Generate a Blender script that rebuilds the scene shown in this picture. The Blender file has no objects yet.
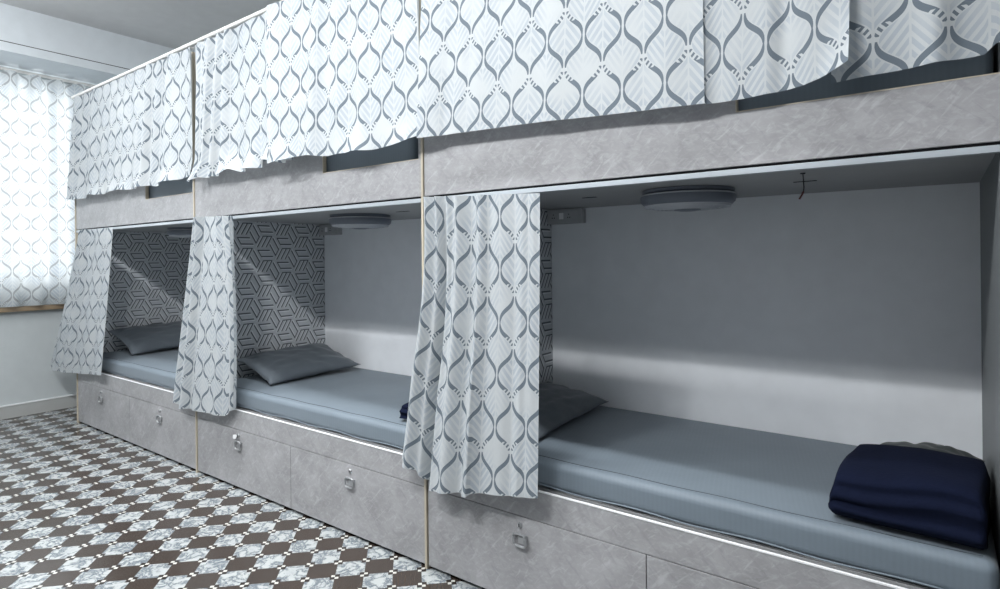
import bpy, bmesh, math, random
from mathutils import Vector, Matrix, noise
sc = bpy.context.scene
col = sc.collection
PI = math.pi
rnd = random.Random(7)

# ------------------------------------------------------------------ helpers: nodes
def srgb(r, g, b):
    f = lambda c: (c/255/12.92) if c/255 <= .04045 else ((c/255+.055)/1.055)**2.4
    return (f(r), f(g), f(b), 1)

class X:
    """a socket with arithmetic: builds Math nodes"""
    nt = None
    def __init__(self, s): self.s = s
    @staticmethod
    def m(op, *a):
        n = X.nt.nodes.new('ShaderNodeMath'); n.operation = op
        for i, v in enumerate(a):
            if isinstance(v, X): X.nt.links.new(v.s, n.inputs[i])
            else: n.inputs[i].default_value = v
        return X(n.outputs[0])
    def __add__(s, o): return X.m('ADD', s, o)
    __radd__ = __add__
    def __sub__(s, o): return X.m('SUBTRACT', s, o)
    def __rsub__(s, o): return X.m('SUBTRACT', o, s)
    def __mul__(s, o): return X.m('MULTIPLY', s, o)
    __rmul__ = __mul__
    def __truediv__(s, o): return X.m('DIVIDE', s, o)
    def __rtruediv__(s, o): return X.m('DIVIDE', o, s)
def fract(a): return X.m('FRACT', a)
def floor_(a): return X.m('FLOOR', a)
def absx(a): return X.m('ABSOLUTE', a)
def minx(a, b): return X.m('MINIMUM', a, b)
def maxx(a, b): return X.m('MAXIMUM', a, b)
def sinx(a): return X.m('SINE', a)
def cosx(a): return X.m('COSINE', a)
def sqrtx(a): return X.m('SQRT', a)
def lt(a, b): return X.m('LESS_THAN', a, b)
def gt(a, b): return X.m('GREATER_THAN', a, b)
def step_soft(a, e0, e1):           # 0 at e0 .. 1 at e1
    n = X.nt.nodes.new('ShaderNodeMapRange'); n.clamp = True
    X.nt.links.new(a.s, n.inputs[0])
    n.inputs[1].default_value = e0; n.inputs[2].default_value = e1
    return X(n.outputs[0])

def new_mat(name):
    m = bpy.data.materials.new(name); m.use_nodes = True
    X.nt = m.node_tree
    b = m.node_tree.nodes['Principled BSDF']
    return m, m.node_tree, b
def mixc(fac, a, b):
    n = X.nt.nodes.new('ShaderNodeMix'); n.data_type = 'RGBA'
    def put(i, v):
        if isinstance(v, X): X.nt.links.new(v.s, n.inputs[i])
        elif hasattr(v, 'is_output'): X.nt.links.new(v, n.inputs[i])
        else: n.inputs[i].default_value = v
    put(0, fac); put(6, a); put(7, b)
    return n.outputs[2]
def coord(kind='Object'):
    n = X.nt.nodes.new('ShaderNodeTexCoord'); return n.outputs[kind]
def xyz(v):
    n = X.nt.nodes.new('ShaderNodeSeparateXYZ'); X.nt.links.new(v, n.inputs[0])
    return X(n.outputs[0]), X(n.outputs[1]), X(n.outputs[2])
def comb(a, b, c=0.0):
    n = X.nt.nodes.new('ShaderNodeCombineXYZ')
    for i, v in enumerate((a, b, c)):
        if isinstance(v, X): X.nt.links.new(v.s, n.inputs[i])
        else: n.inputs[i].default_value = v
    return n.outputs[0]
def noisex(v, scale, detail=3, rough=.55, dist=0.0):
    n = X.nt.nodes.new('ShaderNodeTexNoise')
    n.inputs['Scale'].default_value = scale; n.inputs['Detail'].default_value = detail
    n.inputs['Roughness'].default_value = rough; n.inputs['Distortion'].default_value = dist
    X.nt.links.new(v, n.inputs['Vector'])
    return X(n.outputs[0])
def scalev(v, s):
    n = X.nt.nodes.new('ShaderNodeMapping'); X.nt.links.new(v, n.inputs[0])
    n.inputs['Scale'].default_value = s
    return n.outputs[0]
def bump(bsdf, h, strength=.3, dist=.002):
    n = X.nt.nodes.new('ShaderNodeBump'); n.inputs['Strength'].default_value = strength
    n.inputs['Distance'].default_value = dist
    X.nt.links.new(h.s, n.inputs['Height']); X.nt.links.new(n.outputs[0], bsdf.inputs['Normal'])
def setcol(b, c):
    if hasattr(c, 'is_output'): X.nt.links.new(c, b.inputs['Base Color'])
    else: b.inputs['Base Color'].default_value = c
def plain(name, c, rough=.5, metal=0.0, spec=.5):
    m, nt, b = new_mat(name)
    v = coord('Object')
    n = noisex(v, 9, 3)
    lo = tuple(x*.93 for x in c[:3])+(1,); hi = tuple(min(1, x*1.06) for x in c[:3])+(1,)
    setcol(b, mixc(n, lo, hi))
    b.inputs['Roughness'].default_value = rough; b.inputs['Metallic'].default_value = metal
    b.inputs['Specular IOR Level'].default_value = spec
    return m

# ------------------------------------------------------------------ materials
M = {}
def mat_fabric(name='ogee_print_fabric', W=.154, V=.196, trans=.3, ribc=(116, 127, 137)):
    m, nt, b = new_mat(name)
    uv = coord('UV')
    u, v, _ = xyz(uv)
    U = u/W; T = v/V
    ft = fract(T)
    fu = fract(U+.5)-.5
    a = absx(fu)                                   # 0 on the ogee axis .. .5 on the neighbour's axis
    ang = ft*(2*PI)
    xc = .247-.102*sinx(cosx(ang)*(PI/2))-.104*cosx(ang)   # rounded bellies, slim necks
    sn = sinx(ang)
    slope = sn*(cosx(cosx(ang)*(PI/2))*(.102*PI*PI*W/V)+(.104*2*PI*W/V))
    dperp = absx(a-xc)*W/sqrtx(slope*slope+1)
    wid = absx(sinx(ang))*.0060+.0024
    rib = lt(dperp, wid)
    # dashes: the ribbon is cut near the dashed end of each ogee (ft -> 1)
    cut = gt(ft, .77)*gt(fract((ft*V-a*W)/.021), .50)
    gone = gt(ft, .94)
    rib = rib*(1-cut)*(1-gone)
    # veins of the leaf inside the ogee and of the feather between ogees
    inside = lt(a, xc)
    s_in = a*W
    s_out = (.5-a)*W
    vin = fract((ft*V*1.0+s_in*1.15)/.034)
    vout = fract((fract(ft+.5)*V*1.0-s_out*1.3)/.031+.3)
    vein = inside*gt(vin, .40)+(1-inside)*gt(vout, .45)
    stem = gt(minx(s_in*inside+(1-inside)*s_out, .02), .0028)
    nearrib = gt(dperp, wid+.0035)
    n1 = noisex(uv, 7, 1)
    fill = vein*stem*nearrib*step_soft(n1, .33, .60)
    base = mixc(noisex(scalev(uv, (400, 60, 1)), 1, 2), srgb(202, 207, 209), srgb(210, 214, 215))
    c = mixc(fill*.85, base, srgb(182, 191, 199))
    c = mixc(rib, c, srgb(*ribc))
    setcol(b, c)
    b.inputs['Roughness'].default_value = .75
    b.inputs['Specular IOR Level'].default_value = .25
    wv = sinx(u*3000)*sinx(v*3000)
    bump(b, wv*.2+noisex(uv, 28, 3), .25, .004)
    tr = nt.nodes.new('ShaderNodeBsdfTranslucent'); nt.links.new(c, tr.inputs[0])
    mx = nt.nodes.new('ShaderNodeMixShader'); mx.inputs[0].default_value = trans
    nt.links.new(b.outputs[0], mx.inputs[1]); nt.links.new(tr.outputs[0], mx.inputs[2])
    nt.links.new(mx.outputs[0], nt.nodes['Material Output'].inputs[0])
    return m
M['fabric'] = mat_fabric()
M['sheer'] = mat_fabric('window_print_fabric', trans=.6, ribc=(160, 164, 166))

def mat_wallpaper():
    m, nt, b = new_mat('charcoal_geometric_wallpaper')
    _, y, z = xyz(coord('Object'))
    R = .16/math.sqrt(3)                           # hexagon radius; flat sides above and below
    dx, dz = 3*R, .16
    def loc(ox, oz):
        px = (fract((y+ox)/dx+.5)-.5)*dx
        pz = (fract((z+oz)/dz+.5)-.5)*dz
        return px, pz, px*px+pz*pz
    ax, az, ad = loc(10.0, 10.0); bx, bz, bd = loc(10.0+dx/2, 10.0+dz/2)
    k = lt(ad, bd)
    px = k*ax+(1-k)*bx; pz = k*az+(1-k)*bz
    dirs = [(math.cos(t), math.sin(t)) for t in (0, 2*PI/3, 4*PI/3)]
    tot = None; rim = None
    for i in range(3):
        e, f = dirs[i], dirs[(i+1) % 3]
        det = e[0]*f[1]-e[1]*f[0]
        al = (px*f[1]-pz*f[0])*(1/det/R)
        be = (pz*e[0]-px*e[1])*(1/det/R)
        ins = gt(al, 0.0)*gt(be, 0.0)
        nb = (2.0, 2.0, 3.0)[i]
        q = be*nb+.5
        g = absx(fract(q)-.5)*2                    # 1 at a groove
        th = .80 if nb < 2.5 else .72
        groove = step_soft(g, th-.05, th+.05)*gt(al, .10)
        hi = step_soft(absx(fract(q+.5*(1.05-th)+.06)-.5)*2, th, th+.1)*gt(al, .12)
        groove = maxx(groove, step_soft(absx(al-.09), .045, .03)*gt(be, .42/nb)*lt(be, 1-.42/nb))
        tot = ins*groove if tot is None else tot+ins*groove
        rim = ins*hi if rim is None else rim+ins*hi
    c = mixc(noisex(coord('Object'), 40, 3), srgb(190, 194, 198), srgb(206, 209, 212))
    c = mixc(rim*.8, c, srgb(238, 240, 242))
    gn = nt.nodes.new('ShaderNodeNewGeometry')
    nx, _, _ = xyz(gn.outputs['True Normal'])
    c = mixc(tot, c, srgb(84, 89, 95))
    c = mixc(gt(absx(nx), .5), srgb(150, 152, 154), c)      # paper on the faces only, plain board on the edges
    setcol(b, c); b.inputs['Roughness'].default_value = .55
    bump(b, 1-tot, .5, .002)
    return m
M['wallpaper'] = mat_wallpaper()

def mat_tiles():
    m, nt, b = new_mat('brown_and_marble_floor_tiles')
    o = coord('Object')
    x, y, _ = xyz(o)
    x = x+.0185; y = y+.0186
    S = .163/math.sqrt(2)
    r = math.sqrt(.5)
    p = ((x+y)*r+20*S)/S; q = ((x-y)*r+20*S)/S
    par = fract((floor_(p)+floor_(q))*.5)*2         # 0 / 1 checker
    dp = absx(fract(p+.5)-.5); dq = absx(fract(q+.5)-.5)
    brn = gt(par, .5)
    notch = lt(dp, .165)*lt(dq, .165)*(1-brn)          # dark corners of the marble squares
    dot = lt(dp, .125)*lt(dq, .125)*brn                # pale corners of the brown squares
    isb = brn
    n = noisex(comb(p, q, 0.0), 1.7, 6, .68, .5)

    vein = step_soft(absx(n-.5), .0, .065)
    cell = noisex(comb(floor_(p)*3.7, floor_(q)*2.3, 1.0), 1.0, 0)
    marble = mixc(vein, srgb(84, 93, 102), srgb(164, 168, 167))
    marble = mixc(step_soft(n, .54, .68)*.55*step_soft(minx(dp, dq), .12, .38), marble, srgb(120, 129, 138))
    streak = noisex(scalev(comb(p, q, 0.0), (18, 1.2, 1)), 1, 4)
    brown = mixc(streak, srgb(44, 37, 33), srgb(70, 59, 52))
    brown = mixc(cell*.5, brown, srgb(60, 57, 54))
    tile = mixc(isb, marble, brown)
    tile = mixc(dot, tile, srgb(184, 184, 178))
    tile = mixc(notch, tile, srgb(44, 38, 35))
    setcol(b, tile)
    gx = minx(absx(fract(x/.326+.5)-.5), absx(fract(y/.326+.5)-.5))
    b.inputs['Roughness'].default_value = .22
    b.inputs['Specular IOR Level'].default_value = .5
    return m
M['tiles'] = mat_tiles()

def mat_laminate():
    m, nt, b = new_mat('grey_stone_laminate')
    o = coord('Object')
    n1 = noisex(o, 6, 5, .62, .5)
    n2 = noisex(scalev(o, (1, 1, 2.2)), 26, 5, .7, 1.2)
    xx, yy, zz = xyz(o)
    n3 = noisex(comb((xx+zz)*9, (xx-zz)*38, yy*9), 1, 3, .6, .8)
    n4 = noisex(comb((xx-zz)*8, (xx+zz)*34, yy*9+4.0), 1, 3, .6, .8)
    c = mixc(step_soft(n1, .3, .7), srgb(138, 138, 139), srgb(165, 165, 167))
    c = mixc(step_soft(n2, .48, .70)*.45, c, srgb(182, 183, 186))
    c = mixc(step_soft(n3, .56, .68)*.30, c, srgb(200, 201, 204))
    c = mixc(step_soft(n4, .55, .68)*.25, c, srgb(120, 120, 123))
    setcol(b, c); b.inputs['Roughness'].default_value = .38
    b.inputs['Specular IOR Level'].default_value = .45
    bump(b, n2, .06, .001)
    return m
M['laminate'] = mat_laminate()

def mat_sheet(name, c0, c1):
    m, nt, b = new_mat(name)
    o = coord('Object')
    x, y, z = xyz(o)
    w = sinx((x*1.0+y*.25)*420)*.5+.5
    n = noisex(o, 5, 3)
    c = mixc(w*.12+n*.6, c0, c1)
    setcol(b, c); b.inputs['Roughness'].default_value = .6
    b.inputs['Sheen Weight'].default_value = .15
    bump(b, w*.10+noisex(o, 9, 4)*1.2, .25, .006)
    return m
M['sheet'] = mat_sheet('slate_blue_bed_sheet', srgb(98, 110, 119), srgb(116, 128, 138))
M['pillow'] = mat_sheet('slate_grey_pillow_cotton', srgb(80, 88, 95), srgb(92, 100, 107))
M['olive_pillow'] = mat_sheet('dull_grey_pillow_cotton', srgb(58, 63, 63), srgb(67, 72, 72))
M['piping'] = plain('sheet_seam', srgb(62, 72, 80), .7)
def mat_navy():
    m, nt, b = new_mat('navy_blanket_fleece')
    o = coord('Object')
    n = noisex(o, 120, 2); n2 = noisex(o, 6, 3)
    setcol(b, mixc(n*.5+n2*.5, srgb(13, 18, 35), srgb(19, 26, 47)))
    b.inputs['Roughness'].default_value = .95; b.inputs['Specular IOR Level'].default_value = .1
    bump(b, n+n2*2, .3, .004)
    return m
M['navy'] = mat_navy()
M['wall'] = plain('grey_wall_paint', srgb(186, 192, 193), .7, spec=.3)
M['roomside'] = plain('bounce_cutting_wall_grey', srgb(140, 142, 146), .8, spec=.2)  # for the unseen walls, darkened to cut bounced light
M['ceiling'] = plain('ceiling_paint', srgb(222, 222, 222), .8, spec=.2)
M['beampaint'] = plain('beam_paint', srgb(222, 228, 232), .7, spec=.2)
M['backwhite'] = plain('white_back_laminate', srgb(236, 239, 242), .5)
M['skirt'] = plain('skirting_tile', srgb(172, 174, 172), .4)
M['skirtcap'] = plain('skirting_cap', srgb(220, 222, 222), .4)
M['white'] = plain('white_edging', srgb(240, 241, 242), .4)
M['track'] = plain('white_aluminium_track', srgb(170, 177, 183), .35)
M['rod'] = plain('white_curtain_rod', srgb(236, 234, 230), .35)
M['dark'] = plain('dark_gap', srgb(24, 25, 27), .8)
M['toe'] = plain('black_plinth', srgb(16, 16, 17), .7)
M['charcoal'] = plain('charcoal_laminate', srgb(104, 108, 109), .5)
M['deck'] = plain('grey_underside_board', srgb(160, 161, 162), .6)
M['chrome'] = plain('satin_chrome', srgb(190, 192, 194), .3, .85)
M['fanbody'] = plain('grey_fan_plastic', srgb(108, 115, 126), .4)
M['fangrille'] = plain('pale_fan_grille', srgb(186, 190, 196), .45)
M['fandark'] = plain('fan_inside', srgb(30, 32, 36), .6)
M['socket'] = plain('socket_plastic', srgb(176, 178, 180), .45)
M['wire'] = plain('dark_wire_sleeve', srgb(38, 30, 30), .5)
M['copper'] = plain('red_wire_end', srgb(96, 44, 40), .5)
def mat_timber():
    m, nt, b = new_mat('pale_timber_lipping')
    o = coord('Object')
    n = noisex(scalev(o, (60, 60, 2)), 1, 4)
    setcol(b, mixc(n, srgb(168, 158, 140), srgb(196, 187, 168)))
    b.inputs['Roughness'].default_value = .5
    return m
M['timber'] = mat_timber()
def mat_sill():
    m, nt, b = new_mat('brown_timber_sill')
    o = coord('Object')
    n = noisex(scalev(o, (60, 3, 60)), 1, 4)
    setcol(b, mixc(n, srgb(124, 106, 84), srgb(158, 139, 113)))
    b.inputs['Roughness'].default_value = .45
    return m
M['sill'] = mat_sill()
def mat_glass():
    m, nt, b = new_mat('window_glass')
    t = nt.nodes.new('ShaderNodeBsdfTransparent'); g = nt.nodes.new('ShaderNodeBsdfGlossy')
    g.inputs['Roughness'].default_value = .02
    mx = nt.nodes.new('ShaderNodeMixShader'); mx.inputs[0].default_value = .06
    nt.links.new(t.outputs[0], mx.inputs[1]); nt.links.new(g.outputs[0], mx.inputs[2])
    nt.links.new(mx.outputs[0], nt.nodes['Material Output'].inputs[0])
    return m
M['glass'] = mat_glass()

# ------------------------------------------------------------------ helpers: geometry
class MB:
    def __init__(s): s.bm = bmesh.new()
    def box(s, x0, x1, y0, y1, z0, z1):
        v = [s.bm.verts.new(p) for p in ((x0,y0,z0),(x1,y0,z0),(x1,y1,z0),(x0,y1,z0),(x0,y0,z1),(x1,y0,z1),(x1,y1,z1),(x0,y1,z1))]
        for f in ((3,2,1,0),(4,5,6,7),(0,1,5,4),(1,2,6,5),(2,3,7,6),(3,0,4,7)): s.bm.faces.new([v[i] for i in f])
        return s
    def prism_xz(s, pts, y0, y1):                   # outline in x,z pushed through y
        a = [s.bm.verts.new((p[0], y0, p[1])) for p in pts]; b = [s.bm.verts.new((p[0], y1, p[1])) for p in pts]
        n = len(pts)
        s.bm.faces.new(a); s.bm.faces.new(b[::-1])
        for i in range(n): s.bm.faces.new((a[i], b[i], b[(i+1) % n], a[(i+1) % n]))
        return s
    def lathe(s, prof, n=48, c=(0,0,0)):            # prof: (r,z); closed at both ends on the axis when r=0
        rings = []
        for r, z in prof:
            if r < 1e-6: rings.append([s.bm.verts.new((c[0], c[1], c[2]+z))])
            else: rings.append([s.bm.verts.new((c[0]+r*math.cos(2*PI*k/n), c[1]+r*math.sin(2*PI*k/n), c[2]+z)) for k in range(n)])
        for A, B in zip(rings, rings[1:]):
            for k in range(n):
                a0, a1 = A[k % len(A)], A[(k+1) % len(A)]; b0, b1 = B[k % len(B)], B[(k+1) % len(B)]
                vs = []
                for q in (a0, a1, b1, b0):
                    if q not in vs: vs.append(q)
                if len(vs) > 2: s.bm.faces.new(vs)
        return s
    def tube(s, pts, r, n=10, closed=False):
        pts = [Vector(p) for p in pts]; rings = []
        N = len(pts)
        for i, p in enumerate(pts):
            if closed: t = pts[(i+1) % N]-pts[i-1]
            else: t = pts[min(i+1, N-1)]-pts[max(i-1, 0)]
            t.normalize()
            up = Vector((0,0,1)) if abs(t.z) < .9 else Vector((0,1,0))
            a = t.cross(up).normalized(); bb = t.cross(a)
            rr = r[i] if isinstance(r, (list, tuple)) else r
            rings.append([s.bm.verts.new(p+rr*(math.cos(2*PI*k/n)*a+math.sin(2*PI*k/n)*bb)) for k in range(n)])
        pairs = list(zip(rings, rings[1:]))+([(rings[-1], rings[0])] if closed else [])
        for A, B in pairs:
            for k in range(n): s.bm.faces.new((A[k], A[(k+1) % n], B[(k+1) % n], B[k]))
        if not closed:
            s.bm.faces.new(rings[0][::-1]); s.bm.faces.new(rings[-1])
        return s
    def build(s, name, mat, parent=None, bevel=0, smooth=False, seg=2):
        bmesh.ops.recalc_face_normals(s.bm, faces=s.bm.faces)
        me = bpy.data.meshes.new(name); s.bm.to_mesh(me); s.bm.free()
        me.materials.append(mat)
        if smooth or bevel:
            for p in me.polygons: p.use_smooth = True
        o = bpy.data.objects.new(name, me); col.objects.link(o)
        if parent: o.parent = parent
        if bevel:
            b = o.modifiers.new('bevel', 'BEVEL'); b.width = bevel; b.segments = seg; b.limit_method = 'ANGLE'
            w = o.modifiers.new('weighted', 'WEIGHTED_NORMAL')
        elif smooth:
            try: me.set_sharp_from_angle(angle=math.radians(40))
            except Exception: pass
        return o
def tag(o, label=None, cat=None, group=None, kind=None):
    if label: o['label'] = label
    if cat: o['category'] = cat
    if group: o['group'] = group
    if kind: o['kind'] = kind
    return o
def empty(name, loc=(0,0,0), rz=0):
    o = bpy.data.objects.new(name, None); col.objects.link(o)
    o.location = loc; o.rotation_euler = (0,0,rz); o.empty_display_size = .1
    return o
def copy_tree(o, parent=None):
    c = o.copy(); col.objects.link(c)
    if parent: c.parent = parent
    for ch in list(o.children): copy_tree(ch, c)
    return c
def struct(o): o['kind'] = 'structure'; return o

# ------------------------------------------------------------------ measures
L = 1.9                                            # one bunk bay; the seam of bays two and three is x=0, bunk front y=0
XW, YB, YF, XR, ZC = -4.45, .92, -3.6, 3.0, 3.235
D = .88
Z_EDGE, Z_DRAW, Z_DECK, Z_NOTCH, Z_TOP = .447, .335, 1.535, 1.69, 1.80

# ------------------------------------------------------------------ the room
struct(MB().box(XW-.15, XR+.1, YF-.1, YB+.1, -.1, 0).build('floor', M['tiles']))
struct(MB().box(XW-.15, XR+.1, YF-.1, YB+.1, ZC, ZC+.1).build('ceiling', M['ceiling']))
struct(MB().box(XW-.15, XR+.1, YB, YB+.1, 0, ZC).build('wall_back', M['wall']))
struct(MB().box(XW-.15, XR+.1, YF-.1, YF, 0, ZC).build('wall_front', M['roomside']))
struct(MB().box(XR, XR+.1, YF, YB, 0, ZC).build('wall_right', M['roomside']))
WY0, WY1, WZ0, WZ1 = -2.3, .62, 1.06, 2.83         # the window opening
w = MB()
w.box(XW-.15, XW, YF, YB, 0, WZ0); w.box(XW-.15, XW, YF, YB, WZ1, ZC)
w.box(XW-.15, XW, YF, WY0, WZ0, WZ1); w.box(XW-.15, XW, WY1, YB, WZ0, WZ1)
struct(w.build('wall_left', M['wall']))
bb = struct(MB().box(XW, XW+.012, YF, YB, 0, .100).build('baseboard_left', M['skirt']))
MB().box(XW, XW+.016, YF, YB, .100, .110).build('cap_strip', M['skirtcap'], bb)
# ceiling beam over the window wall, with its slim lower board
BX = -3.96
t = struct(MB().box(XW, BX, YF, YB, 2.878, ZC).build('trim_1', M['beampaint']))
MB().box(BX, BX+.012, YF, YB, 2.878, 2.945).build('lower_board', M['beampaint'], t)
MB().box(BX+.0, BX+.004, YF, YB, 2.945, 2.953).build('groove_shade_strip', M['dark'], t)  # shadow line over the lower board, put in as a dark strip
# window
win = empty('window_1', (XW-.08, (WY0+WY1)/2, WZ0)); win['kind'] = 'structure'
hy, hz = (WY1-WY0)/2, WZ1-WZ0
f = MB()
f.box(-.03, .03, -hy, hy, 0, .05).box(-.03, .03, -hy, hy, hz-.05, hz).box(-.03, .03, -hy, -hy+.05, .05, hz-.05).box(-.03, .03, hy-.05, hy, .05, hz-.05)
f.build('window_frame', M['white'], win, .003)
for yy in (-hy/3, hy/3):
    MB().box(-.025, .025, yy-.03, yy+.03, .05, hz-.05).build('mullion', M['white'], win, .003)
for i in range(3):
    y0 = -hy+.05 if i == 0 else (-hy/3+.03 if i == 1 else hy/3+.03)
    y1 = -hy/3-.03 if i == 0 else (hy/3-.03 if i == 1 else hy-.05)
    MB().box(-.003, .003, y0, y1, .05, hz-.05).build('glass_pane', M['glass'], win)
struct(MB().box(XW, XW+.05, -2.5, .80, .872, .912).build('trim_2', M['sill'], None, .004))
rail = MB()
rail.tube([(XW+.07, -2.6, 2.852), (XW+.07, .74, 2.852)], .013, 12)
rl = rail.build('window_curtain_rail', M['rod'], None, 0, True)
tag(rl, 'thin white rail carrying the curtain over the bright window', 'curtain rail')
for yy in (-2.5, -.9, .7):
    MB().box(-4.45, -4.372, yy-.01, yy+.01, 2.843, 2.861).build('bracket', M['rod'], rl, .002)

# ------------------------------------------------------------------ curtains
def lerp_ctrl(c, u):
    if u <= c[0][0]: return Vector(c[0][1:])
    for a, b in zip(c, c[1:]):
        if u <= b[0]:
            t = (u-a[0])/(b[0]-a[0])
            return Vector(a[1:]).lerp(Vector(b[1:]), t)
    return Vector(c[-1][1:])
def curtain(name, top, bot, fold, nu=220, nv=60, shape=None, uv0=(0,0), flip=False, nrm=(0,-1,0), mat=None, vpow=1.0, hem=None, gather=1.0):
    nrm = Vector(nrm)
    P = []
    for j in range(nv+1):
        v = j/nv
        hemk = max(0, (v-.80)/.20)**2
        row = []
        for i in range(nu+1):
            u = i/nu
            p = lerp_ctrl(top, u).lerp(lerp_ctrl(bot, u), 0 if v == 0 else v**vpow)
            tz = lerp_ctrl(top, u).z*(1-v)+lerp_ctrl(bot, u).z*v
            p.z = tz
            p = p+nrm*fold(u, v)
            if shape: p = p+Vector(shape(u, v))
            if hem and hemk: p = p+nrm*(hem(u)[0]*hemk)+Vector((0, 0, hem(u)[1]*hemk))
            row.append(p)
        P.append(row)
    mid = P[int(nv*.55)]
    ul = [0.0]
    for a, b in zip(mid, mid[1:]): ul.append(ul[-1]+gather*math.hypot(b.x-a.x, b.y-a.y))
    hl = [0.0]
    ci = nu//2
    for j in range(nv): hl.append(hl[-1]+(P[j+1][ci]-P[j][ci]).length)
    me = bpy.data.meshes.new(name)
    vs = [tuple(p) for r in P for p in r]
    fs = []
    for j in range(nv):
        for i in range(nu):
            a = j*(nu+1)+i
            fs.append((a, a+nu+1, a+nu+2, a+1))
    me.from_pydata(vs, [], fs)
    uvl = me.uv_layers.new(name='UVMap')
    for lp in me.loops:
        j, i = divmod(lp.vertex_index, nu+1)
        vv = hl[j]
        uvl.data[lp.index].uv = (ul[i]+uv0[0]+5*.148, (-(vv) if flip else vv)+uv0[1]+5*.197)
    me.materials.append(mat or M['fabric'])
    for p in me.polygons: p.use_smooth = True
    o = bpy.data.objects.new(name, me); col.objects.link(o)
    return o
def folds(n, a0, a1, ph=0.0, seed=0, irr=.25, rise=.25, sharp=0.0):
    r = random.Random(seed)
    k = [(r.uniform(.4, 1.0), r.uniform(0, 2*PI)) for _ in range(3)]
    def f(u, v):
        uu = u+irr*.10*math.sin(2*PI*k[0][0]*1.7*u+k[0][1])+irr*.03*math.sin(2*PI*3*u+k[1][1]+v*1.2)
        w = math.sin(2*PI*n*uu+ph)
        w2 = math.sin(2*PI*n*.5*uu+k[2][1]+v*.8)
        e = min(1, v/rise) if rise > 0 else 1
        amp = a0*(1-e)+a1*e
        am = .65+.35*math.sin(2*PI*1.3*u+k[1][1]*2)
        return amp*am*(w*.8+w2*.35)
    return f
YU = -.055
def hem_ripple(n, out, lift, seed):
    r = random.Random(seed); a, b = r.uniform(0, 6), r.uniform(0, 6)
    def h(u):
        w = math.sin(2*PI*n*u+a+1.3*math.sin(2*PI*1.7*u+b))
        return (out*(.5+.5*w), lift*max(0, math.sin(2*PI*n*.6*u+b))**2)
    return h
GU, GL = 'curtains of the upper bunks', 'curtains of the lower bunks'
ZT = 2.536
# far bay, upper
o = curtain('curtain', [(0,-3.69,YU,ZT),(1,-1.822,YU,ZT)],
    [(0,-3.83,YU,1.755),(.15,-3.55,YU,1.755),(.5,-2.85,YU,1.765),(.8,-2.3,YU,1.752),(1,-1.815,YU,1.775)],
    folds(11, .014, .022, .4, 3, .5), 320, 60, uv0=(.02,.05), gather=1.1, hem=hem_ripple(7, .03, .014, 4))
tag(o, 'patterned upper bunk curtain at the far end, next to the window curtain', 'curtain', GU)
o = curtain('curtain', [(0,-1.78,YU,ZT),(1,-.80,YU,ZT)],
    [(0,-1.79,YU,1.735),(.2,-1.68,YU,1.752),(.5,-1.30,YU,1.748),(1,-.76,YU,1.765)],
    folds(7, .016, .024, 1.0, 5, .6), 260, 60, uv0=(.03,.02), hem=hem_ripple(5, .05, .022, 8))
tag(o, 'pleated upper curtain of the middle bunk, left half with the more rippled hem', 'curtain', GU)
o = curtain('curtain', [(0,-.95,YU-.05,ZT-.004),(.3,-.65,YU-.02,ZT),(1,.018,YU,ZT)],
    [(0,-.945,YU-.06,1.752),(.3,-.68,YU-.035,1.752),(.7,-.25,YU-.02,1.742),(1,.05,YU-.006,1.752)],
    folds(4.5, .012, .014, .2, 9, .8), 240, 60, uv0=(.01,.06), gather=1.1, hem=hem_ripple(2.2, .03, .016, 2))
tag(o, 'upper curtain of the middle bunk, smoother right half overlapping the pleated one', 'curtain', GU)
o = curtain('curtain', [(0,.066,YU,ZT),(1,1.16,YU,ZT)],
    [(0,.035,YU-.02,1.757),(.15,.15,YU,1.757),(.5,.56,YU,1.745),(1,1.165,YU,1.716)],
    folds(6, .008, .0045, 2.0, 12, .9), 260, 60, uv0=(.05,.03), flip=True, gather=1.13)
tag(o, 'wide smooth upper curtain above the open near bunk, beside the timber strip', 'curtain', GU)
o = curtain('curtain', [(0,1.15,YU+.012,ZT),(1,1.53,YU+.012,ZT)],
    [(0,1.15,YU+.012,1.716),(.4,1.27,YU+.012,1.714),(.7,1.42,YU+.01,1.722),(.85,1.475,YU-.0,1.735),(1,1.528,YU-.02,1.752)],
    folds(2.5, .008, .008, 1.2, 15, .8), 160, 60, uv0=(.02,.0), gather=1.3, hem=lambda u: (.03*max(0,u-.8)/.2, 0))
tag(o, 'narrow upper curtain of the near bunk whose hem corner curls over the fascia gap', 'curtain', GU)
o = curtain('curtain', [(0,1.482,YU+.02,ZT),(1,1.90,YU+.02,ZT)],
    [(0,1.482,YU+.02,1.721),(.7,1.77,YU+.02,1.73),(.74,1.79,YU+.02,1.732),(.80,1.81,YU+.02,1.752),(1,1.90,YU+.02,1.765)],
    folds(2.2, .010, .012, 0, 18, .8), 160, 60, uv0=(.09,.05))
tag(o, 'rightmost of the upper bunk curtains, hanging shaded above the fascia opening', 'curtain', GU)
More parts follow.
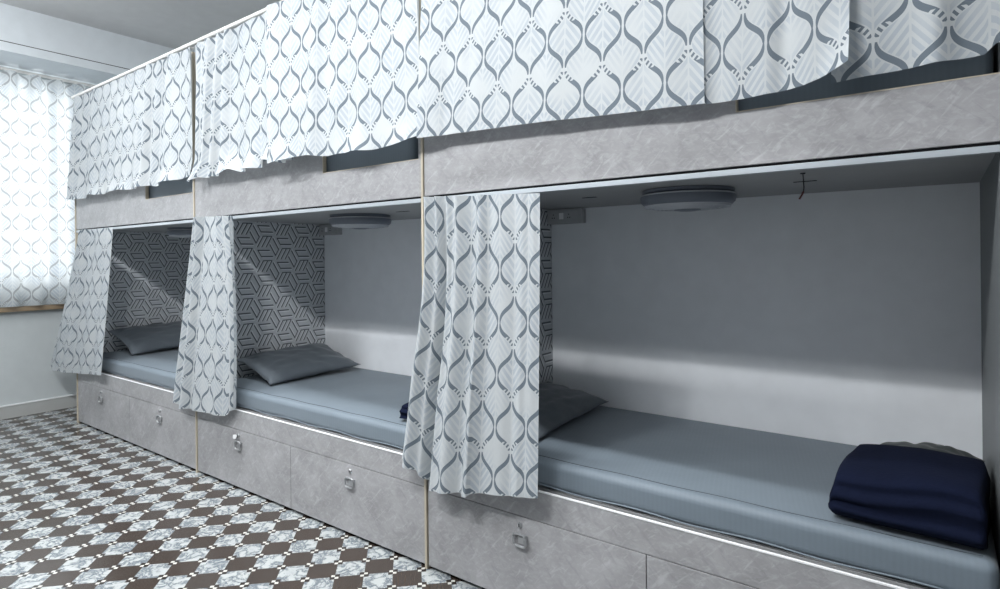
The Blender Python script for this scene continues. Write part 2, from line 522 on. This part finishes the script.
# lower curtains
YL = -.05
def f1(u, v): return folds(4.5, .026, .016, .5, 21, .5)(u, v)
o = curtain('curtain', [(0,-3.63,YL,1.522),(1,-2.97,YL,1.517)],
    [(0,-4.28,YL,.41),(.10,-4.14,YL,.385),(.35,-3.85,YL,.40),(1,-3.18,YL,.455)], f1, 180, 70, gather=1.15, uv0=(.0,.02), vpow=1.15)
tag(o, 'lower bunk curtain gathered at the far end of the bunks below the window curtain', 'curtain', GL)
def f2(u, v): return folds(4.5, .032, .020, 1.9, 24, .5)(u, v)
o = curtain('curtain', [(0,-1.80,YL,1.533),(1,-1.42,YL,1.524)],
    [(0,-2.09,YL,.412),(.15,-2.0,YL,.388),(.8,-1.50,YL,.41),(.84,-1.47,YL+.015,.44),(1,-1.41,YL+.02,.46)], f2, 180, 70, gather=1.2, uv0=(.04,.0), vpow=1.0,
    shape=lambda u, v: ((.03*math.sin(PI*v)*u), 0, 0))
tag(o, 'lower bunk curtain gathered between the two pillowed bunks further left', 'curtain', GL)
def f3(u, v):
    a = .022+.010*v
    g = math.exp(-((u-.22)/.05)**2)
    return folds(7.5, .046, .034, .3, 27, .5)(u, v)*(1-.85*min(1, max(0, u-.45)/.25))-g*.05*min(1, v*2)
YN = -.074
o = curtain('curtain', [(0,.06,YN,1.520),(.18,.14,YN,1.518),(1,.612,YN,1.497)],
    [(0,-.11,YN+.008,.445),(.14,.0,YN+.0,.425),(.22,.045,YN,.37),(.24,.06,YN-.01,.362),(.55,.29,YN-.01,.395),(.56,.30,YN,.405),(1,.59,YN,.452)], f3, 260, 80, uv0=(.03,.01), gather=1.2,
    shape=lambda u, v: (0.02*math.sin(PI*min(1,v*1.5))*(1-u), 0, 0), vpow=1.3)
tag(o, 'nearest lower curtain, gathered beside the open bunk and covering the timber strip', 'curtain', GL)
# window curtain
XC = XW+.075
def fw(u, v):
    n = 19.2
    w = math.sin(2*PI*n*u)
    pin = max(0, 1-v/.10)
    return 0.024*w+.028*pin*(abs(w)**.5*(1 if w > 0 else -1))+.006*math.sin(2*PI*n*.37*u+v*2)
o = curtain('window_curtain', [(0,XC,-2.4,2.836),(1,XC,.70,2.836)], [(0,XC,-2.4,.918),(1,XC,.70,.918)], fw, 520, 60,
    nrm=(1,0,0), mat=M['sheer'], uv0=(.03,.03))
tag(o, 'patterned curtain glowing with daylight in front of the window at left', 'curtain')

# upper curtain rod
rod = MB().tube([(-3.70, YU+.01, 2.556), (1.98, YU+.01, 2.556)], .0112, 14).build('curtain_rod', M['rod'], None, 0, True)
tag(rod, 'long white rod carrying the upper bunk curtains below the ceiling', 'curtain rod')
for x in (-3.69, -1.905, -.012, 1.89):
    MB().box(x-.012, x+.012, YU-.002, .0, 2.549, 2.563).build('bracket', M['rod'], rod, .002)

# ------------------------------------------------------------------ the bunks
def make_handle(px, parent):
    h = MB()
    w_, t_ = .028, .022
    pts = []
    for k in range(24):
        a = 2*PI*k/24
        c, s = math.cos(a), math.sin(a)
        n = 4.0
        r = (abs(c)**n+abs(s)**n)**(-1/n)
        pts.append((px+w_*r*c, -.012, .252+t_*r*s))
    h.tube(pts, .0045, 8, True)
    h.box(px-.006, px+.018, -.010, .0, .240, .262)
    h.box(px-.026, px-.018, -.012, .0, .258, .270).box(px+.018, px+.026, -.012, .0, .258, .270)
    return h.build('handle', M['chrome'], parent, 0, True)
def make_lock(px, parent):
    k = MB()
    k.lathe([(0, 0), (.010, 0), (.010, .005), (.0085, .007), (0, .007)], 20)
    o = k.build('lock', M['chrome'], parent, 0, True)
    o.location = (px, .0, .303); o.rotation_euler = (PI/2, 0, 0)
    s = MB().box(px-.002, px+.002, -.0082, -.0062, .297, .309).build('keyhole', M['dark'], parent)
    return o
def make_bunk():
    r = empty('bunk_bed', (0,0,0))
    MB().box(.075, L-.035, .03, .05, 0, .022).build('plinth', M['toe'], r)
    for i in range(2):
        a, b = (.006, L/2-.0015) if i == 0 else (L/2+.0015, L-.016)
        d = MB().box(a, b, 0, .018, .016, Z_DRAW-.0015).build('drawer', M['laminate'], r, .0012)
        px = .469 if i == 0 else 1.42
        make_handle(px, d); make_lock(px-.004, d)
    MB().box(.072, L-.032, .019, .030, .016, Z_EDGE-.024).build('carcass_front', M['dark'], r)
    MB().box(.004, L-.016, 0, .018, Z_DRAW+.0015, Z_EDGE-.006).build('front_rail', M['laminate'], r, .001)
    MB().box(.004, L-.016, -.0012, .006, Z_EDGE-.006, Z_EDGE).build('edge_band', M['white'], r, .001)
    MB().box(.0705, L-.032, .03, D, Z_EDGE-.022, Z_EDGE-.004).build('platform', M['deck'], r)
    MB().box(-.03, .07, .02, D, 0.0, 2.536).build('side_panel', M['wallpaper'], r, .001)
    MB().box(.0705, L-.032, D, D+.016, 0, 2.536).build('back_panel', M['backwhite'], r)
    MB().box(.0705, L-.032, .02, D, 1.524, 1.545).build('upper_deck', M['deck'], r)
    nx0, nx1 = L*.651, L-.03
    fb = MB()
    fb.prism_xz([(.003, Z_DECK), (L-.0155, Z_DECK), (L-.0155, Z_TOP), (nx1, Z_TOP), (nx1, Z_NOTCH), (nx0, Z_NOTCH), (nx0, Z_TOP), (.003, Z_TOP)], 0, .018)
    fb.build('fascia', M['laminate'], r, .001)
    nb = MB().box(nx0, nx1, -.001, .019, Z_NOTCH-.001, Z_NOTCH+.002)
    nb.box(nx0-.001, nx0+.002, -.001, .019, Z_NOTCH, Z_TOP)
    nb.build('notch_edging', M['timber'], r)
    MB().box(.02, L-.02, .010, .0185, 1.520, Z_DECK+.004).build('gap_shade_strip', M['dark'], r)  # dark strip standing in for the shade between fascia and track
    MB().box(.006, L-.016, -.002, .0195, 1.5095, 1.5265).build('curtain_track', M['track'], r, .0015)
    ts = MB().box(-.0115, .0005, -.006, .0195, .001, 2.538)
    ts.build('timber_strip', M['timber'], r, .0015)
    return r
bunk0 = make_bunk()
specs = [(-2*L, 'far bunk unit beside the window wall, mostly veiled by curtains'),
         (-L, 'middle bunk unit with a pillow against its geometric wallpaper panel'),
         (0, 'near bunk unit with a wide open lower bay and a red-tipped wire in its roof')]
bunks = []
for i, (x, lab) in enumerate(specs):
    b = bunk0 if i == 0 else copy_tree(bunk0)
    b.location.x = x
    tag(b, lab, 'bunk bed', 'bunk units along the wall')
    bunks.append(b)
near = bunks[2]
MB().box(1.817, L-.032, .0195, D, 0, 2.536).build('end_panel', M['charcoal'], near, .001)
MB().box(L-.03, L+.04, .0195, D, 0, 2.536).build('side_panel', M['charcoal'], near, .001)
for x0, x1, y in ((.508, .572, .42), (1.308, 1.378, .43)):
    MB().box(x0, x1, y-.006, y+.006, 1.5225, 1.5245).build('slot', M['dark'], near)
MB().box(1.31-L, 1.40-L, .40, .415, 1.5225, 1.5245).build('slot', M['dark'], bunks[1]).location.x = L
bunks[0].children[0]

# mattresses
def make_mattress(x0, x1, z0, z1, y0=.028, y1=D-.004):
    r = empty('mattress', (0,0,0))
    nx, ny = 60, 24
    bm = bmesh.new()
    m_ = MB(); m_.bm = bm
    m_.box(x0, x1, y0, y1, z0, z1)
    o = m_.build('sheeted_body', M['sheet'], r, .028, True, 4)
    n = 40
    MB().tube([(x0+.03+(x1-x0-.06)*k/n, y0+.036+.003*math.sin(k*.8), z1+.0003) for k in range(n+1)], .0016, 6).build('seam', M['piping'], r, 0, True)
    MB().tube([(x0+.03+(x1-x0-.06)*k/n, y0-.001, z0+.012+.003*math.sin(k*.7+1)) for k in range(n+1)], .0025, 6).build('sheet_hem', M['sheet'], r, 0, True)
    return r
mat0 = make_mattress(.076, 1.812, Z_EDGE-.003, .546)
names = ['far', 'middle', 'near']
mlab = ['slate sheeted lower mattress in the far bunk, seen between two gathered curtains',
        'slate sheeted lower mattress in the middle bunk, right of the centre gathered curtain',
        'slate sheeted lower mattress in the near open bunk, under the navy blanket']
for i in (2, 1, 0):
    m_ = mat0 if i == 2 else copy_tree(mat0)
    m_.location.x = (i-2)*L
    tag(m_, mlab[i], 'mattress', 'lower mattresses')
um0 = make_mattress(.076, 1.81, 1.546, 1.825)
ulab = ['upper mattress of the far bunk, glimpsed through the fascia notch',
        'upper mattress of the middle bunk, glimpsed left of the timber strip',
        'upper mattress of the near bunk, a dark band above the fascia at right']
for i in (2, 1, 0):
    m_ = um0 if i == 2 else copy_tree(um0)
    m_.location.x = (i-2)*L
    tag(m_, ulab[i], 'mattress', 'upper mattresses')

# pillows
def pillow_mesh(name, w, l, h, seed, mat, wr=.006, n=44):
    me = bpy.data.meshes.new(name)
    vs, fs = [], []
    def pt(i, j, sgn):
        u, v = -1+2*i/n, -1+2*j/n
        k = 1-.09*(1-v*v); k2 = 1-.07*(1-u*u)      # edges drawn in, corners pointed
        x = u*w/2*k; y = v*l/2*k2
        e = max(0, (1-abs(u)**2.6))*max(0, (1-abs(v)**2.8))
        z = h/2*e**.55*(1.15 if sgn > 0 else .85)
        wn = noise.noise(Vector((x*9+seed, y*9, sgn)))*wr+noise.noise(Vector((x*24+seed, y*24, sgn)))*wr*.5
        edge = noise.noise(Vector((u*3+seed, v*3, 5)))*.012
        return (x, y, sgn*(z+wn*min(1, e*3))+edge)
    idx = {}
    for s in (1, -1):
        for j in range(n+1):
            for i in range(n+1):
                border = i in (0, n) or j in (0, n)
                if s == -1 and border: idx[(s, i, j)] = idx[(1, i, j)]; continue
                idx[(s, i, j)] = len(vs); vs.append(pt(i, j, s))
        for j in range(n):
            for i in range(n):
                q = [idx[(s, i, j)], idx[(s, i+1, j)], idx[(s, i+1, j+1)], idx[(s, i, j+1)]]
                fs.append(q if s == 1 else q[::-1])
    me.from_pydata(vs, [], fs); me.materials.append(mat)
    for p in me.polygons: p.use_smooth = True
    o = bpy.data.objects.new(name, me); col.objects.link(o)
    return o
plab = ['grey pillow in the far bunk, dim behind the leftmost gathered curtain',
        'grey pillow standing out against the geometric wallpaper of the middle bunk',
        'grey pillow half hidden behind the nearest lower curtain']
for i in range(3):
    p = pillow_mesh('pillow', (.44, .44, .345)[i], .64, (.10, .10, .085)[i], i*7.3, M['pillow'])
    p.location = ((i-2)*L+(.308, .308, .254)[i], .50, (.650, .624, .600)[i]); p.rotation_euler = (math.radians(2), math.radians((21, 14, 9)[i]), math.radians((2, -3, 1)[i]))
    tag(p, plab[i], 'pillow', 'bed pillows')
p = pillow_mesh('pillow', .30, .22, .10, 31, M['olive_pillow'], .002)
p.location = (1.655, .56, .600); p.rotation_euler = (math.radians(4), math.radians(-3), math.radians(-6))
tag(p, 'dull grey pillow tucked behind the navy blanket on the near open bunk', 'pillow')

# folded blankets
def blanket(name, w, d, h, seed, layers=3):
    me = bpy.data.meshes.new(name)
    nu_, nv_ = 56, 56
    vs, fs = [], []
    # closed profile in y,z (rounded folded block), swept along x with soft ends
    prof = []
    N = 72
    for k in range(N):
        a = 2*PI*k/N
        c, s = math.cos(a), math.sin(a)
        n = 5.5
        r = (abs(c)**n+abs(s)**n)**(-1/n)
        prof.append((c*r, s*r))
    K = 40
    for i in range(K+1):
        t = -1+2*i/K
        e = (1-abs(t)**9)**(1/6) if abs(t) < 1 else 0
        for k, (c, s) in enumerate(prof):
            y = c*d/2*(.93+.07*e); z = (s+1)/2*h*(1 if s < -.5 else e*.35+.65)
            x = t*w/2
            # fold layers show on the front and at the ends
            lay = .006*math.sin(z/h*layers*2*PI)*(1 if c < -.7 else 0)
            nn = noise.noise(Vector((x*6+seed, y*6, z*6)))*.010*(1 if s > -.5 else .2)
            sag = -.010*math.cos(x*9+seed)*(1 if s > 0 else 0)
            vs.append((x+(noise.noise(Vector((y*7, z*12, seed+t)))*.010 if abs(t) > .9 else 0), y+lay+nn, max(0, z+nn+sag)))
    for i in range(K):
        for k in range(N):
            fs.append((i*N+k, i*N+(k+1) % N, (i+1)*N+(k+1) % N, (i+1)*N+k))
    fs.append(tuple(range(N))[::-1]); fs.append(tuple(K*N+k for k in range(N)))
    me.from_pydata(vs, [], fs); me.materials.append(M['navy'])
    for p in me.polygons: p.use_smooth = True
    bm = bmesh.new(); bm.from_mesh(me); bmesh.ops.recalc_face_normals(bm, faces=bm.faces); bm.to_mesh(me); bm.free()
    o = bpy.data.objects.new(name, me); col.objects.link(o)
    return o
b = blanket('folded_blanket', .335, .37, .145, 2.0)
b.location = (1.634, .245, .548); b.rotation_euler = (0, 0, math.radians(-4))
tag(b, 'navy folded blanket lying on the near open bunk at far right', 'blanket', 'folded navy blankets')
b = blanket('folded_blanket', .22, .34, .07, 5.0)
b.location = (-.168, .28, .549); b.rotation_euler = (0, 0, math.radians(6))
tag(b, 'navy folded blanket peeking out beside the timber strip in the middle bunk', 'blanket', 'folded navy blankets')

# cabin fans under the upper decks
def make_fan():
    r = empty('cabin_fan', (0,0,0))
    MB().lathe([(0, 0), (.166, 0), (.166, -.010), (.160, -.013), (.158, -.016), (0, -.016)], 64).build('mounting_ring', M['fanbody'], r, 0, True)
    MB().tube([(.1695*math.cos(2*PI*k/64), .1695*math.sin(2*PI*k/64), -.019) for k in range(64)], .0028, 8, True).build('trim_ring', M['fangrille'], r, 0, True)
    MB().lathe([(.150, -.016), (.170, -.017), (.172, -.030), (.168, -.045), (.156, -.056), (.146, -.058), (.146, -.050), (.150, -.016)], 64).build('housing', M['fanbody'], r, 0, True)
    MB().lathe([(0, -.036), (.147, -.036), (.147, -.039), (0, -.039)], 48).build('blade_well', M['fandark'], r, 0, True)
    g = MB()
    for rr in (.132, .116, .100, .084, .068):
        pts = [(rr*math.cos(2*PI*k/40), rr*math.sin(2*PI*k/40), -.060-.010*(1-(rr/.15)**2)) for k in range(40)]
        g.tube(pts, .0055, 6, True)
    for k in range(24):
        a = 2*PI*k/24
        g.tube([(q*math.cos(a), q*math.sin(a), -.059-.010*(1-(q/.15)**2)) for q in (.045, .08, .115, .150)], .004, 6)
    g.build('grille', M['fangrille'], r, 0, True)
    MB().lathe([(.139, -.058), (.156, -.055), (.153, -.064), (.140, -.064), (.139, -.058)], 64).build('rim', M['fangrille'], r, 0, True)
    MB().lathe([(0, -.058), (.050, -.060), (.048, -.073), (.030, -.077), (0, -.078)], 40).build('hub_cap', M['fanbody'], r, 0, True)
    return r
fan0 = make_fan()
flab = ['round grey cabin fan under the far bunk roof, nearly hidden by the gathered curtain',
        'round grey cabin fan under the middle bunk roof, left of the timber strip',
        'round grey cabin fan under the near bunk roof, over the open bed']
for i in (2, 1, 0):
    f_ = fan0 if i == 2 else copy_tree(fan0)
    f_.location = ((i-2)*L+(.985, .995, .945)[i], .43, 1.5225)
    tag(f_, flab[i], 'fan', 'cabin fans')

# switch boards in the back corners
def make_socket():
    r = empty('socket_board', (0,0,0))
    MB().box(0, .20, -.045, 0, 0, .075).build('box', M['socket'], r, .003)
    MB().box(.012, .188, -.049, -.045, .008, .067).build('cover_plate', M['socket'], r, .0015)
    for (x, z) in ((.040, .046), (.034, .030), (.046, .030), (.130, .046), (.124, .030), (.136, .030)):
        MB().box(x-.0025, x+.0025, -.0500, -.0488, z-.0025, z+.0025).build('pin_hole', M['dark'], r)
    MB().box(.075, .100, -.053, -.049, .022, .054).build('switch', M['white'], r, .0015)
    return r
so = make_socket(); so.location = (.074, D-.001, 1.447)
tag(so, 'small grey socket board in the back corner of the near bunk', 'socket', 'socket boards')
so2 = copy_tree(so); so2.location = (-L+.074, D-.001, 1.447)
tag(so2, 'small grey socket board at the wallpaper corner of the middle bunk', 'socket', 'socket boards')

# loose wire
wr = empty('loose_wire', (1.375, .20, 1.524))
MB().tube([(0,0,0), (.001,.002,-.02), (.002,.004,-.042), (.001,.002,-.058)], .0016, 8).build('sleeve', M['wire'], wr, 0, True)
MB().tube([(.001,.002,-.056), (-.004,-.002,-.068), (-.009,-.006,-.078)], .0028, 8).build('red_end', M['copper'], wr, 0, True)
MB().lathe([(0, 0), (.008, 0), (.007, -.003), (0, -.003)], 16).build('grommet', M['fandark'], wr, 0, True)
tag(wr, 'short loose wire with a red tip hanging from the near bunk roof', 'wire')
# key tag on a drawer lock
kt = empty('key_tag', (-1.446, -.012, .303))
MB().prism_xz([(-.026,-.012), (-.018,-.019), (.004,-.015), (.018,.004), (.012,.010), (-.020,.004)], -.004, -.001).build('tag_plate', M['white'], kt, .0008)
MB().tube([(.014+.006*math.cos(2*PI*k/16), -.003, .012+.006*math.sin(2*PI*k/16)) for k in range(16)], .0012, 6, True).build('ring', M['chrome'], kt, 0, True)
tag(kt, 'white tag hanging on a drawer lock below the centre gathered curtain', 'tag')

# ------------------------------------------------------------------ light
def area(name, loc, sx, sy, power, rot=(0,0,0), c=(1,1,1), spread=None):
    d = bpy.data.lights.new(name, 'AREA'); d.shape = 'RECTANGLE'; d.size = sx; d.size_y = sy
    d.energy = power; d.color = c
    if spread: d.spread = spread
    o = bpy.data.objects.new(name, d); col.objects.link(o); o.location = loc; o.rotation_euler = rot
    return o
COOL = (.97, .985, 1.0)
area('ceiling_tube_near', (-.85, -.47, ZC-.03), 4.5, .10, 35, c=COOL, spread=1.35)
def fill_point(name, loc, power, r=.075):
    d = bpy.data.lights.new(name, 'POINT'); d.energy = power; d.shadow_soft_size = r; d.color = COOL
    o = bpy.data.objects.new(name, d); col.objects.link(o); o.location = loc
for x, p in ((-2.9, 54), (-1.3, 46), (.3, 62)): fill_point('omni_fill', (x, -1.86, 2.95), p)  # point lamps added as fill to lift fascia, upper curtains and ceiling
for x, p in ((-2.9, 22), (-1.3, 38), (.45, 54)):
    area('ceiling_tube_middle', (x, -2.08, ZC-.03), 1.2, .09, p, c=COOL)
area('daylight', (XW-.45, (WY0+WY1)/2, 1.95), 2.6, 1.9, 60, (0, -PI/2, 0), (1, .995, .98))
wd = bpy.data.worlds.new('sky'); sc.world = wd; wd.use_nodes = True
bg = wd.node_tree.nodes['Background']; bg.inputs[0].default_value = (.85, .93, 1, 1); bg.inputs[1].default_value = 1.5

# ------------------------------------------------------------------ camera
F_PX, TH, PSI, PY = 593.0, .0105, math.radians(36.6), 257.0
cd = bpy.data.cameras.new('camera'); cam = bpy.data.objects.new('camera', cd); col.objects.link(cam)
cd.sensor_fit = 'HORIZONTAL'; cd.sensor_width = 36; cd.lens = 36*F_PX/1000
cd.shift_y = -(294.5-PY)/1000
cd.clip_start = .01
fw_ = Vector((-math.sin(PSI), math.cos(PSI), 0)); rt = Vector((math.cos(PSI), math.sin(PSI), 0)); up = Vector((0,0,1))
# the photograph leans: verticals run to the right going down, the horizon rises to the right
r2 = rt*math.cos(TH)-up*math.sin(TH); u2 = up*math.cos(TH)+rt*math.sin(TH)
mw = Matrix(((r2.x, u2.x, -fw_.x, 1.705), (r2.y, u2.y, -fw_.y, -1.775), (r2.z, u2.z, -fw_.z, 1.281), (0,0,0,1)))
cam.matrix_world = mw
sc.camera = cam
sc.view_settings.view_transform = 'Standard'; sc.view_settings.look = 'None'
sc.view_settings.exposure = 0.0; sc.view_settings.gamma = 1; sc.view_settings.use_curve_mapping = False
